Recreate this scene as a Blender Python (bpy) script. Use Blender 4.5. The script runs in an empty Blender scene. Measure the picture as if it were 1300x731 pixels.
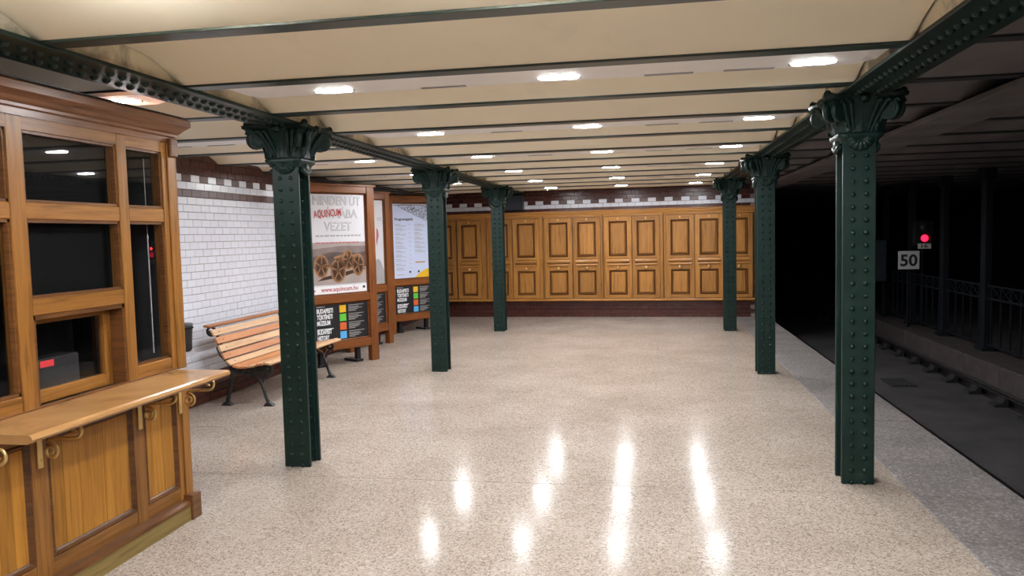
import bpy, bmesh, math, random
from mathutils import Matrix, Vector
random.seed(7)
R = math.radians
S = bpy.context.scene
COL = S.collection
PI = math.pi

# ------------------------------------------------------------------ camera
YAW, PITCH, ROLL, FPX, CAMH = 0.1737, 0.0678, 0.0244, 992.3, 1.70
fw = Vector((-math.sin(YAW)*math.cos(PITCH), math.cos(YAW)*math.cos(PITCH), -math.sin(PITCH)))
r0 = Vector((math.cos(YAW), math.sin(YAW), 0)); d0 = fw.cross(r0)
cr, sr = math.cos(ROLL), math.sin(ROLL)
right = cr*r0 + sr*d0; down = -sr*r0 + cr*d0
cam = bpy.data.objects.new('camera', bpy.data.cameras.new('camera')); COL.objects.link(cam)
cam.data.sensor_fit = 'HORIZONTAL'; cam.data.sensor_width = 36.0; cam.data.lens = FPX/1300*36
cam.data.clip_start = .05
m3 = Matrix((right, -down, -fw)).transposed()
cam.matrix_world = Matrix.Translation((0, 0, CAMH)) @ m3.to_4x4()
S.camera = cam

# ------------------------------------------------------------------ world, exposure
w = bpy.data.worlds.new('world'); S.world = w; w.use_nodes = True
w.node_tree.nodes['Background'].inputs[0].default_value = (.6, .65, .8, 1)
w.node_tree.nodes['Background'].inputs[1].default_value = .004
vs = S.view_settings
vs.view_transform = 'Standard'; vs.look = 'None'; vs.gamma = 1; vs.use_curve_mapping = False
vs.exposure = 0.0
LAMP = 395.0                      # emission of the ceiling lamps' diffusers

# ------------------------------------------------------------------ materials
def nodes(name):
    m = bpy.data.materials.new(name); m.use_nodes = True
    nt = m.node_tree; return m, nt, nt.nodes['Principled BSDF']
def N(nt, t, **kw):
    n = nt.nodes.new(t)
    for k, v in kw.items():
        if k in n.inputs: n.inputs[k].default_value = v
        else: setattr(n, k, v)
    return n
def ramp(nt, stops):
    n = nt.nodes.new('ShaderNodeValToRGB'); e = n.color_ramp.elements
    while len(e) < len(stops): e.new(.5)
    for i, (p, c) in enumerate(stops): e[i].position = p; e[i].color = (*c, 1)
    return n
def mul(c, k): return tuple(x*k for x in c)
def plain(name, col, rough=.5, metal=0, var=.12, scale=6, bump=0, bscale=60, spec=.5, rnd=0):
    m, nt, b = nodes(name); L = nt.links.new
    b.inputs['Roughness'].default_value = rough; b.inputs['Metallic'].default_value = metal
    b.inputs['Specular IOR Level'].default_value = spec
    tc = N(nt, 'ShaderNodeTexCoord')
    nz = N(nt, 'ShaderNodeTexNoise', Scale=scale, Detail=5.0)
    L(tc.outputs['Object'], nz.inputs['Vector'])
    rp = ramp(nt, [(.3, mul(col, 1-var)), (.7, mul(col, 1+var))]); L(nz.outputs['Fac'], rp.inputs[0])
    out = rp.outputs[0]
    if rnd:
        oi = N(nt, 'ShaderNodeObjectInfo'); mr = N(nt, 'ShaderNodeMapRange'); mr.inputs[3].default_value = 1-rnd; mr.inputs[4].default_value = 1+rnd
        L(oi.outputs['Random'], mr.inputs[0])
        mx = N(nt, 'ShaderNodeVectorMath', operation='MULTIPLY'); L(out, mx.inputs[0]); L(mr.outputs[0], mx.inputs[1]); out = mx.outputs[0]
    L(out, b.inputs['Base Color'])
    if bump:
        n2 = N(nt, 'ShaderNodeTexNoise', Scale=bscale, Detail=4.0); L(tc.outputs['Object'], n2.inputs['Vector'])
        bp = N(nt, 'ShaderNodeBump', Strength=bump, Distance=.01); L(n2.outputs['Fac'], bp.inputs['Height']); L(bp.outputs[0], b.inputs['Normal'])
    return m
def wood(name, dark, mid, light, axis, rough=.32, rnd=.14):
    m, nt, b = nodes(name); L = nt.links.new
    b.inputs['Roughness'].default_value = rough; b.inputs['Specular IOR Level'].default_value = .36
    tc = N(nt, 'ShaderNodeTexCoord'); oi = N(nt, 'ShaderNodeObjectInfo')
    sc = {'z': (22, 22, 1.3), 'h': (1.3, 1.3, 26)}[axis]
    off = N(nt, 'ShaderNodeVectorMath', operation='MULTIPLY_ADD')
    L(oi.outputs['Random'], off.inputs[0]); off.inputs[1].default_value = (13, 7, 5); L(tc.outputs['Object'], off.inputs[2])
    mp = N(nt, 'ShaderNodeMapping'); mp.inputs['Scale'].default_value = sc; L(off.outputs[0], mp.inputs['Vector'])
    nz = N(nt, 'ShaderNodeTexNoise', Scale=1.6, Detail=7.0, Roughness=.62, Distortion=.6); L(mp.outputs[0], nz.inputs['Vector'])
    rp = ramp(nt, [(.25, dark), (.47, mid), (.75, light)]); L(nz.outputs['Fac'], rp.inputs[0])
    mr = N(nt, 'ShaderNodeMapRange'); mr.inputs[3].default_value = 1-rnd; mr.inputs[4].default_value = 1+rnd; L(oi.outputs['Random'], mr.inputs[0])
    mx = N(nt, 'ShaderNodeVectorMath', operation='MULTIPLY'); L(rp.outputs[0], mx.inputs[0]); L(mr.outputs[0], mx.inputs[1])
    L(mx.outputs[0], b.inputs['Base Color'])
    bp = N(nt, 'ShaderNodeBump', Strength=.12, Distance=.004); L(nz.outputs['Fac'], bp.inputs['Height']); L(bp.outputs[0], b.inputs['Normal'])
    return m
def emit(name, col, st):
    m, nt, b = nodes(name)
    b.inputs['Base Color'].default_value = (*col, 1); b.inputs['Emission Color'].default_value = (*col, 1); b.inputs['Emission Strength'].default_value = st
    return m
def glass_mat(name):
    m, nt, b = nodes(name); L = nt.links.new
    nt.nodes.remove(b); o = nt.nodes['Material Output']
    t = N(nt, 'ShaderNodeBsdfTransparent'); t.inputs[0].default_value = (.93, .935, .935, 1)
    g = N(nt, 'ShaderNodeBsdfGlossy', Roughness=.02); f = N(nt, 'ShaderNodeFresnel', IOR=1.7); mx = N(nt, 'ShaderNodeMixShader')
    gm = N(nt, 'ShaderNodeNewGeometry'); iv = N(nt, 'ShaderNodeMath', operation='SUBTRACT'); iv.inputs[0].default_value = 1; L(gm.outputs['Backfacing'], iv.inputs[1])
    ml = N(nt, 'ShaderNodeMath', operation='MULTIPLY'); L(f.outputs[0], ml.inputs[0]); L(iv.outputs[0], ml.inputs[1])
    L(ml.outputs[0], mx.inputs[0]); L(t.outputs[0], mx.inputs[1]); L(g.outputs[0], mx.inputs[2]); L(mx.outputs[0], o.inputs[0])
    return m
def terrazzo_mat():
    m, nt, b = nodes('terrazzo'); L = nt.links.new
    tc = N(nt, 'ShaderNodeTexCoord')
    v1 = N(nt, 'ShaderNodeTexVoronoi', Scale=120.0); v2 = N(nt, 'ShaderNodeTexVoronoi', Scale=62.0)
    n1 = N(nt, 'ShaderNodeTexNoise', Scale=1.1, Detail=6.0, Roughness=.6); n2 = N(nt, 'ShaderNodeTexNoise', Scale=.45, Detail=3.0)
    for n in (v1, v2, n1, n2): L(tc.outputs['Object'], n.inputs['Vector'])
    sep = N(nt, 'ShaderNodeSeparateColor'); L(v1.outputs['Color'], sep.inputs[0])
    r1 = ramp(nt, [(0, (.19, .153, .126)), (.13, (.24, .195, .162)), (.24, (.335, .277, .237)), (.75, (.375, .315, .271)), (1, (.465, .405, .356))]); L(sep.outputs[0], r1.inputs[0])
    sep2 = N(nt, 'ShaderNodeSeparateColor'); L(v2.outputs['Color'], sep2.inputs[0])
    r2 = ramp(nt, [(0, (.78, .75, .72)), (.1, (.96, .955, .95)), (1, (1.04, 1.04, 1.04))]); L(sep2.outputs[1], r2.inputs[0])
    a = N(nt, 'ShaderNodeVectorMath', operation='MULTIPLY'); L(r1.outputs[0], a.inputs[0]); L(r2.outputs[0], a.inputs[1])
    r3 = ramp(nt, [(.3, (.84, .82, .79)), (.65, (1.06, 1.06, 1.06))]); L(n1.outputs['Fac'], r3.inputs[0])
    c = N(nt, 'ShaderNodeVectorMath', operation='MULTIPLY'); L(a.outputs[0], c.inputs[0]); L(r3.outputs[0], c.inputs[1])
    L(c.outputs[0], b.inputs['Base Color'])
    rr = N(nt, 'ShaderNodeMapRange'); rr.inputs[1].default_value = .3; rr.inputs[2].default_value = .7; rr.inputs[3].default_value = .12; rr.inputs[4].default_value = .175
    L(n2.outputs['Fac'], rr.inputs[0]); L(rr.outputs[0], b.inputs['Roughness'])
    n3 = N(nt, 'ShaderNodeTexNoise', Scale=7.0, Detail=3.0); L(tc.outputs['Object'], n3.inputs['Vector'])
    b.inputs['Specular IOR Level'].default_value = .045
    bp = N(nt, 'ShaderNodeBump', Strength=.10, Distance=.01); L(n3.outputs['Fac'], bp.inputs['Height']); L(bp.outputs[0], b.inputs['Normal'])
    return m
def granite_mat():
    m, nt, b = nodes('granite'); L = nt.links.new
    tc = N(nt, 'ShaderNodeTexCoord'); v1 = N(nt, 'ShaderNodeTexVoronoi', Scale=70.0); n1 = N(nt, 'ShaderNodeTexNoise', Scale=1.5, Detail=6.0)
    for n in (v1, n1): L(tc.outputs['Object'], n.inputs['Vector'])
    sep = N(nt, 'ShaderNodeSeparateColor'); L(v1.outputs['Color'], sep.inputs[0])
    r1 = ramp(nt, [(0, (.12, .105, .10)), (.8, (.215, .19, .185)), (1, (.32, .29, .285))]); L(sep.outputs[0], r1.inputs[0])
    r3 = ramp(nt, [(.3, (.75, .75, .75)), (.7, (1.15, 1.15, 1.15))]); L(n1.outputs['Fac'], r3.inputs[0])
    c = N(nt, 'ShaderNodeVectorMath', operation='MULTIPLY'); L(r1.outputs[0], c.inputs[0]); L(r3.outputs[0], c.inputs[1])
    L(c.outputs[0], b.inputs['Base Color']); b.inputs['Roughness'].default_value = .6
    return m
def plaster_mat(name, col, dirt):
    m, nt, b = nodes(name); L = nt.links.new
    tc = N(nt, 'ShaderNodeTexCoord'); n1 = N(nt, 'ShaderNodeTexNoise', Scale=2.2, Detail=8.0, Roughness=.65, Distortion=.4); n2 = N(nt, 'ShaderNodeTexNoise', Scale=.7, Detail=3.0)
    for n in (n1, n2): L(tc.outputs['Object'], n.inputs['Vector'])
    r1 = ramp(nt, [(.56-dirt*.3, col), (.72-dirt*.3, mul(col, .30 if dirt else .93))]); L(n1.outputs['Fac'], r1.inputs[0])
    r2 = ramp(nt, [(.3, (.94, .94, .94)), (.7, (1.04, 1.04, 1.04))]); L(n2.outputs['Fac'], r2.inputs[0])
    c = N(nt, 'ShaderNodeVectorMath', operation='MULTIPLY'); L(r1.outputs[0], c.inputs[0]); L(r2.outputs[0], c.inputs[1])
    L(c.outputs[0], b.inputs['Base Color']); b.inputs['Roughness'].default_value = .55
    return m
CREAM = (.93, .845, .66)
M = dict(
    cream=plaster_mat('cream_plaster', CREAM, 0), dirty=plaster_mat('stained_plaster', CREAM, .36),
    housing=plain('pale_housing', (.90, .88, .86), .45, var=.03),
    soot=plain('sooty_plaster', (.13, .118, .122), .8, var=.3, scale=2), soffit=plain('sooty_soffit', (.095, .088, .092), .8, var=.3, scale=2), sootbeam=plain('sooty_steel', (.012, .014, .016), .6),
    green=plain('green_paint', (.0075, .0215, .0178), .42, var=.15, scale=9, bump=.05, bscale=40, spec=.25),
    greenbeam=plain('beam_paint', (.022, .040, .036), .34, var=.15),
    terrazzo=terrazzo_mat(), granite=granite_mat(), joint=plain('floor_joint', (.12, .10, .08), .8),
    oakv=wood('oak_upright', (.09, .034, .007), (.245, .102, .020), (.335, .148, .036), 'z'),
    oakh=wood('oak_level', (.09, .034, .007), (.245, .102, .020), (.335, .148, .036), 'h'),
    oakd=wood('dark_oak', (.045, .018, .007), (.12, .048, .016), (.19, .08, .026), 'h', .3),
    corn=wood('cornice_oak', (.085, .034, .014), (.185, .078, .034), (.25, .11, .048), 'h', .26),
    panel=wood('panel_oak', (.23, .088, .010), (.43, .185, .022), (.53, .25, .040), 'z', .34, .2),
    ctop=wood('counter_oak', (.20, .095, .032), (.37, .19, .068), (.46, .25, .10), 'h', .25, 0),
    olive=wood('plinth_wood', (.10, .065, .018), (.20, .135, .042), (.26, .18, .06), 'h', .5, 0),
    dkmould=wood('dark_moulding', (.05, .018, .005), (.13, .048, .012), (.20, .08, .022), 'h', .35),
    boardv=wood('stained_upright', (.085, .026, .007), (.21, .066, .016), (.29, .10, .028), 'z', .38),
    boardh=wood('stained_rail', (.085, .026, .007), (.21, .066, .016), (.29, .10, .028), 'h', .38),
    doorv=wood('door_oak_upright', (.14, .052, .010), (.36, .155, .034), (.47, .215, .052), 'z', .36),
    doorh=wood('door_oak_rail', (.14, .052, .010), (.36, .155, .034), (.47, .215, .052), 'h', .36),
    slatl=wood('light_slat', (.42, .24, .12), (.60, .37, .20), (.68, .44, .26), 'h', .4, .06),
    slato=wood('orange_slat', (.36, .13, .045), (.52, .21, .08), (.60, .27, .11), 'h', .4, .06),
    slatd=wood('brown_slat', (.20, .07, .02), (.34, .125, .04), (.42, .17, .06), 'h', .4, .06),
    iron=plain('black_iron', (.012, .014, .013), .42, var=.2, scale=30, bump=.2),
    brownb=plain('brown_glaze', (.072, .019, .014), .3, var=.2, scale=10, rnd=.15, bump=.03, bscale=14),
    whiteb=plain('white_glaze', (.70, .72, .80), .22, var=.02, rnd=.025, bump=.05, bscale=14),
    grout=plain('grout', (.20, .155, .13), .8), groutd=plain('dark_grout', (.30, .235, .22), .8),
    brass=plain('brass', (.72, .50, .20), .3, .75), glass=glass_mat('window_glass'),
    black=plain('black_panel', (.012, .012, .015), .4), dark=plain('dark_interior', (.06, .06, .064), .7, var=.2),
    added_backdrop=plain('backdrop_black', (.0095, .0095, .0098), .8, var=.2, spec=.08),
    grey=plain('grey_interior', (.035, .035, .037), .7),
    white=plain('white_print', (.78, .78, .80), .4, var=.01), paper=plain('poster_paper', (.64, .63, .66), .3, var=.03),
    bpaper=plain('blue_white_paper', (.60, .66, .86), .3, var=.02),
    lgrey=plain('grey_print', (.36, .35, .35), .5, var=.05), red=plain('red_print', (.50, .030, .030), .5), pink=plain('pink_print', (.46, .12, .14), .5),
    smoke=plain('dusk_print', (.125, .085, .08), .4, var=.5, scale=5), smoke2=plain('haze_print', (.36, .30, .28), .4, var=.12, scale=5),
    smoke3=plain('twilight_print', (.22, .165, .155), .4, var=.3, scale=5),
    bronze=plain('bronze_print', (.17, .075, .03), .4, var=.6, scale=14), bronzel=plain('bronze_light_print', (.32, .165, .075), .4, var=.3, scale=12), bronzed=plain('bronze_dark_print', (.05, .022, .012), .4, var=.4),
    yellow=plain('yellow_print', (.78, .45, .02), .4, var=.02), gprint=plain('green_print', (.12, .52, .05), .4, var=.02),
    oprint=plain('orange_print', (.66, .13, .035), .4, var=.02), blue=plain('blue_print', (.10, .42, .78), .4, var=.02),
    amber=plain('amber_print', (.50, .27, .09), .5), darkp=plain('dark_print', (.03, .03, .04), .5),
    trackbed=plain('track_concrete', (.038, .034, .035), .8, var=.35, scale=3, bump=.4), kerb=plain('kerb_stone', (.055, .043, .041), .8, var=.3, bump=.3),
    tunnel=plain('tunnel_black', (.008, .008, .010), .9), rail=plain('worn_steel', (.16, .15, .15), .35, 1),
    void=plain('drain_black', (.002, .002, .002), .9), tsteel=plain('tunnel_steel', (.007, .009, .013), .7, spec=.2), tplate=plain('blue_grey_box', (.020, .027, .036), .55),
    sign=plain('sign_white', (.80, .80, .78), .5, var=.02), lens=emit('red_lens', (1, .012, .05), 3.0), redled=emit('red_led', (1, .02, .03), 2.0),
    lamp=emit('lamp_diffuser', (.95, .975, 1.0), LAMP), chrome=plain('lamp_clip', (.6, .6, .6), .3, 1),
    cable=plain('black_cable', (.010, .010, .011), .5), redst=plain('red_sticker', (.55, .03, .04), .5), cord=plain('white_cord', (.6, .6, .6), .5), detector=plain('brown_plastic', (.16, .06, .04), .5),
)

# ------------------------------------------------------------------ mesh helper
class MB:
    def __init__(s): s.v = []; s.f = []; s.m = []; s.sm = []
    def add(s, vs, fs, m=0, sm=False):
        o = len(s.v); s.v += [tuple(p) for p in vs]
        for f in fs: s.f.append([i+o for i in f]); s.m.append(m); s.sm.append(sm)
        return s
    def box(s, x0, x1, y0, y1, z0, z1, m=0, c=0):
        if c == 0:
            return s.add([(x, y, z) for x in (x0, x1) for y in (y0, y1) for z in (z0, z1)],
                [(0, 1, 3, 2), (4, 6, 7, 5), (0, 4, 5, 1), (2, 3, 7, 6), (0, 2, 6, 4), (1, 5, 7, 3)], m)
        vs = []
        X = (x0, x1); Y = (y0, y1); Z = (z0, z1); sg = (1, -1); idx = {}
        for i in (0, 1):
            for j in (0, 1):
                for k in (0, 1):
                    p = (X[i], Y[j], Z[k]); q = (c*sg[i], c*sg[j], c*sg[k])
                    for a in range(3):
                        idx[i, j, k, a] = len(vs)
                        vs.append(tuple(p[t]+(q[t] if t != a else 0) for t in range(3)))
        fs = []
        def q4(l): fs.append(l)
        for i in (0, 1): q4([idx[i, 0, 0, 0], idx[i, 0, 1, 0], idx[i, 1, 1, 0], idx[i, 1, 0, 0]][::(-1 if i else 1)])
        for j in (0, 1): q4([idx[0, j, 0, 1], idx[1, j, 0, 1], idx[1, j, 1, 1], idx[0, j, 1, 1]][::(-1 if j else 1)])
        for k in (0, 1): q4([idx[0, 0, k, 2], idx[0, 1, k, 2], idx[1, 1, k, 2], idx[1, 0, k, 2]][::(-1 if k else 1)])
        for i in (0, 1):
            for j in (0, 1):
                q4([idx[i, j, 0, 0], idx[i, j, 1, 0], idx[i, j, 1, 1], idx[i, j, 0, 1]])
                q4([idx[i, 0, j, 0], idx[i, 1, j, 0], idx[i, 1, j, 2], idx[i, 0, j, 2]])
                q4([idx[0, i, j, 1], idx[1, i, j, 1], idx[1, i, j, 2], idx[0, i, j, 2]])
                for k in (0, 1): fs.append([idx[i, j, k, 0], idx[i, j, k, 1], idx[i, j, k, 2]])
        return s.add(vs, fs, m)
    def prism(s, poly, axis, a0, a1, m=0, sm=False):
        # poly in the two other axes (x,z for y; y,z for x; x,y for z)
        n = len(poly)
        def P(a, p): return {'x': (a, p[0], p[1]), 'y': (p[0], a, p[1]), 'z': (p[0], p[1], a)}[axis]
        vs = [P(a0, p) for p in poly]+[P(a1, p) for p in poly]
        s.add(vs, [[i, (i+1) % n, n+(i+1) % n, n+i] for i in range(n)], m, sm)
        return s.add(vs, [list(range(n))[::-1], list(range(n, 2*n))], m)
    def tube(s, pts, r, n=8, m=0, cap=True, flat=1):
        pts = [Vector(p) for p in pts]; k = len(pts); rs = r if isinstance(r, (list, tuple)) else [r]*k
        vs = []; up = None
        for i, p in enumerate(pts):
            t = (pts[min(i+1, k-1)]-pts[max(i-1, 0)]).normalized()
            if up is None: up = Vector((0, 0, 1)) if abs(t.z) < .9 else Vector((0, 1, 0))
            u = (up-t*up.dot(t)); u = u.normalized() if u.length > 1e-5 else t.orthogonal().normalized()
            up = u; b = t.cross(u)
            for a in range(n):
                an = 2*PI*a/n; vs.append(p+(u*math.cos(an)+b*math.sin(an)*flat)*rs[i])
        fs = [[i*n+a, i*n+(a+1) % n, (i+1)*n+(a+1) % n, (i+1)*n+a] for i in range(k-1) for a in range(n)]
        s.add(vs, fs, m, True)
        if cap: s.add(vs[:n], [list(range(n))[::-1]], m); s.add(vs[-n:], [list(range(n))], m)
        return s
    def dome(s, c, nrm, r, h, n=8, rings=2, m=0):
        c = Vector(c); nz = Vector(nrm).normalized(); u = nz.orthogonal().normalized(); v = nz.cross(u)
        vs = []
        for j in range(rings):
            a = j/rings*PI/2
            for i in range(n):
                t = 2*PI*i/n; vs.append(c+(u*math.cos(t)+v*math.sin(t))*r*math.cos(a)+nz*h*math.sin(a))
        vs.append(c+nz*h); top = len(vs)-1
        fs = [[j*n+i, j*n+(i+1) % n, (j+1)*n+(i+1) % n, (j+1)*n+i] for j in range(rings-1) for i in range(n)]
        fs += [[(rings-1)*n+i, (rings-1)*n+(i+1) % n, top] for i in range(n)]
        return s.add(vs, fs, m, True)
    def lathe(s, prof, c=(0, 0, 0), n=16, m=0, axis='z'):
        vs = []
        for (r, h) in prof:
            for i in range(n):
                a = 2*PI*i/n; p = (r*math.cos(a), r*math.sin(a), h)
                if axis == 'y': p = (p[0], h, p[1])
                if axis == 'x': p = (h, p[0], p[1])
                vs.append((c[0]+p[0], c[1]+p[1], c[2]+p[2]))
        k = len(prof)
        fs = [[j*n+i, j*n+(i+1) % n, (j+1)*n+(i+1) % n, (j+1)*n+i] for j in range(k-1) for i in range(n)]
        s.add(vs, fs, m, True); s.add(vs[:n], [list(range(n))[::-1]], m); return s.add(vs[-n:], [list(range(n))], m)
    def frustum(s, x0, x1, z0, z1, y, inset, d, m=0):
        # raised panel facing -y: outer edge at y, field proud by d
        i = inset
        vs = [(x0, y, z0), (x1, y, z0), (x1, y, z1), (x0, y, z1), (x0+i, y-d, z0+i), (x1-i, y-d, z0+i), (x1-i, y-d, z1-i), (x0+i, y-d, z1-i)]
        return s.add(vs, [(0, 1, 5, 4), (1, 2, 6, 5), (2, 3, 7, 6), (3, 0, 4, 7), (4, 5, 6, 7)], m)
    def rim(s, x0, x1, z0, z1, yb, yf, wd, m=0):
        # picture-frame moulding facing -y, sloped, around the inside of x0..x1,z0..z1
        a = [(x0, z0), (x1, z0), (x1, z1), (x0, z1)]
        k = .45*wd
        b = [(x0+k, z0+k), (x1-k, z0+k), (x1-k, z1-k), (x0+k, z1-k)]
        c = [(x0+wd, z0+wd), (x1-wd, z0+wd), (x1-wd, z1-wd), (x0+wd, z1-wd)]
        vs = [(p[0], yb, p[1]) for p in a]+[(p[0], yf, p[1]) for p in b]+[(p[0], yb+.002, p[1]) for p in c]
        fs = []
        for o in (0, 4):
            for i in range(4): j = (i+1) % 4; fs.append((o+i, o+j, o+4+j, o+4+i))
        return s.add(vs, fs, m)
    def mesh(s, name, mats):
        me = bpy.data.meshes.new(name); me.from_pydata(s.v, [], s.f)
        for mm in (mats if isinstance(mats, (list, tuple)) else [mats]): me.materials.append(mm)
        me.polygons.foreach_set('material_index', s.m); me.polygons.foreach_set('use_smooth', s.sm); me.update()
        bm = bmesh.new(); bm.from_mesh(me); bmesh.ops.recalc_face_normals(bm, faces=bm.faces); bm.to_mesh(me); bm.free()
        return me
    def build(s, name, mats, parent=None, world=False, loc=None):
        if world and parent is not None:
            p = parent
            o = Vector((0, 0, 0))
            while p is not None: o += p.location; p = p.parent
            s.v = [tuple(Vector(q)-o) for q in s.v]
        ob = bpy.data.objects.new(name, s.mesh(name, mats)); COL.objects.link(ob)
        if parent is not None: ob.parent = parent
        if loc: ob.location = loc
        return ob
def inst(name, me, parent, loc, rz=0):
    ob = bpy.data.objects.new(name, me); COL.objects.link(ob); ob.parent = parent; ob.location = loc
    if rz: ob.rotation_euler = (0, 0, rz)
    return ob
def thing(name, label, cat, loc=(0, 0, 0), rz=0, group=None):
    o = bpy.data.objects.new(name, None); COL.objects.link(o); o.empty_display_size = .1
    o.location = loc; o.rotation_euler = (0, 0, rz); o['label'] = label; o['category'] = cat
    if group: o['group'] = group
    return o
def tag(o, label, cat, group=None):
    o['label'] = label; o['category'] = cat
    if group: o['group'] = group
    return o
def struct(o): o['kind'] = 'structure'; return o
def copy_tree(o, parent=None):
    c = o.copy(); COL.objects.link(c)
    if parent is not None: c.parent = parent
    for ch in list(o.children): copy_tree(ch, c)
    return c
def text(name, body, size, mats, parent, loc, width=None, bold=0, ext=.0006, rot=(PI/2, 0, 0), align='LEFT', outline=False):
    cu = bpy.data.curves.new(name, 'FONT'); cu.body = body; cu.size = size; cu.align_x = align; cu.offset = bold; cu.extrude = ext
    cu.resolution_u = 3
    if outline: cu.fill_mode = 'NONE'; cu.extrude = 0; cu.bevel_depth = outline; cu.bevel_resolution = 0
    t = bpy.data.objects.new(name, cu); COL.objects.link(t)
    bpy.context.view_layer.update()
    dg = bpy.context.evaluated_depsgraph_get()
    me = bpy.data.meshes.new_from_object(t.evaluated_get(dg))
    bpy.data.objects.remove(t); bpy.data.curves.remove(cu)
    me.materials.clear(); me.materials.append(mats); me.name = name
    xs = [v.co.x for v in me.vertices]
    sx = 1
    if width: sx = width/(max(xs)-min(xs))
    a = {'LEFT': min(xs), 'CENTER': (min(xs)+max(xs))/2}[align]
    for v in me.vertices: v.co.x = (v.co.x-a)*sx
    ob = bpy.data.objects.new(name, me); COL.objects.link(ob); ob.parent = parent; ob.location = loc; ob.rotation_euler = rot
    return ob

# ------------------------------------------------------------------ key dimensions
XW = -4.65; XE = 2.26; XG = 1.63
BF = lambda k: 3.024+1.0155*k           # far edge of ceiling beam k
BZ = 2.546
SK = -.055; FY = 15.79
GL, GR = -2.615, 1.345                  # column / girder centre lines
CY = [5.4026+4.062*i for i in range(3)]

# ------------------------------------------------------------------ floor
fl = struct(MB().box(XW, XG, -5, 16.3, -.5, -.012).build('floor', M['joint']))
ye = [-5, -2.05, .35, 2.78, 5.195, 7.52, 9.86, 12.2, 14.53, 16.3]
for a, b in zip(ye, ye[1:]):
    g = .0026
    if a < 6.4 < b:
        continue
    MB().box(XW, XG-.003, a+g, b-g, -.012, 0).build('slab', M['terrazzo'], fl)
# slab row with the inspection cover
hx0, hx1, hy0, hy1 = -4.30, -3.90, 6.245, 6.53; g = .0026
mb = MB()
mb.box(XW, hx0-.007, 5.195+g, 7.52-g, -.012, 0).box(hx1+.007, XG-.003, 5.195+g, 7.52-g, -.012, 0)
mb.box(hx0-.007, hx1+.007, 5.195+g, hy0-.007, -.012, 0).box(hx0-.007, hx1+.007, hy1+.007, 7.52-g, -.012, 0)
mb.build('slab', M['terrazzo'], fl)
MB().box(hx0, hx1, hy0, hy1, -.012, -.001).build('hatch_cover', M['terrazzo'], fl)
pe = struct(MB().box(XG, XE-.05, -5, 24, -.6, -.012).build('trim_1', M['trackbed']))
y = -5.0
while y < 24:
    MB().box(XG+.002, XE, y+.002, y+2.03, -.16, 0, c=.004).build('edge_slab', M['granite'], pe); y += 2.034

# ------------------------------------------------------------------ walls
PX, PZ = .162, .0775
def brick_mesh(name, mat, L, H, D=.02, c=.003):
    mb = MB()   # faces -y in local space
    vs = [(0, D, 0), (L, D, 0), (L, D, H), (0, D, H), (0, c, 0), (L, c, 0), (L, c, H), (0, c, H), (c, 0, c), (L-c, 0, c), (L-c, 0, H-c), (c, 0, H-c)]
    fs = [(8, 9, 10, 11)]
    for o in (0, 4):
        for i in range(4): j = (i+1) % 4; fs.append((o+i, o+j, o+4+j, o+4+i))
    mb.add(vs, fs); return mb.mesh(name, mat)
GAP = .004
bw = brick_mesh('white_tile', M['whiteb'], PX-GAP, PZ-GAP); bb = brick_mesh('brown_brick', M['brownb'], PX-GAP, PZ-GAP)
def bricks(wall, s0, s1, z_of_row, rows, white_of, own, skip=None, halfs=True):
    """lays courses in the wall's local frame (x along, y into the wall); own(s) -> individual object"""
    st = {'w': MB(), 'b': MB()}
    for r in rows:
        off = (PX/2 if r % 2 else 0)
        n0 = int(math.floor((s0-off)/PX)); n1 = int(math.ceil((s1-off)/PX))
        for i in range(n0, n1):
            a = i*PX+off
            if a < s0-.001 or a+PX > s1+.03: continue
            if skip and skip(a+PX/2, r): continue
            wt = white_of(r, i)
            z = z_of_row(r); me = bw if wt else bb
            jit = random.uniform(-.0012, .0012)
            if own(a+PX/2, r):
                inst('white_tile' if wt else 'brown_brick', me, wall, (a+GAP/2, jit, z+GAP/2))
            else:
                t = st['w' if wt else 'b']; o = Vector((a+GAP/2, jit, z+GAP/2))
                t.add([v.co+o for v in me.vertices], [list(p.vertices) for p in me.polygons])
    for k, nm, mt in (('w', 'white_tiling', 'whiteb'), ('b', 'brown_brickwork', 'brownb')):
        if st[k].f:
            o = st[k].build(nm, M[mt], wall); o['kind'] = 'stuff'
def roww(r, i):
    if r < 4: return False
    if r < 28: return True
    if r == 29: return True
    if r == 30: return i % 2 == 0
    return False
# left wall: local x runs +Y (rz = 90 deg) so local y points to -X (into the wall)
wl = MB().box(-5, 16.3, .018, .30, -.5, 2.75)
wl = struct(wl.build('wall_left', M['groutd'])); wl.location = (XW, 0, 0); wl.rotation_euler = (0, 0, PI/2)
bricks(wl, 4.6, 15.95, lambda r: r*PZ, range(0, 35), roww, lambda s, r: 7.12 < s < 9.06)
# far wall
wf = struct(MB().box(-4.64, 2.02, .018, .45, -.5, 2.72).build('wall_far', M['groutd'])); wf.location = (0, FY, 0); wf.rotation_euler = (0, 0, math.atan(SK))
zf = lambda r: r*.079 if r < 4 else 2.133+(r-28)*.0805
frow = lambda s, r: False
bricks(wf, -4.62, 2.03, zf, [0, 1, 2, 3, 28, 29, 30, 31, 32, 33], roww, lambda s, r: -3.85 < s < 1.97 and r < 33)
bk = struct(MB().box(XW, XE, -5.3, -5, -.5, 2.75).build('wall_back', M['whiteb']))
# dark side of the track
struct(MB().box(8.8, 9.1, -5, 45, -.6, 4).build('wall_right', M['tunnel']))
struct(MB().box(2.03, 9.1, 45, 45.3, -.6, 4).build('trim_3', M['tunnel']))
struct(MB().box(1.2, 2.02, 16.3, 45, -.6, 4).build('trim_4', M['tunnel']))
struct(MB().box(2.26, 9.1, -5.3, -5.0, -.6, 4).build('trim_5', M['tunnel']))

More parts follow.
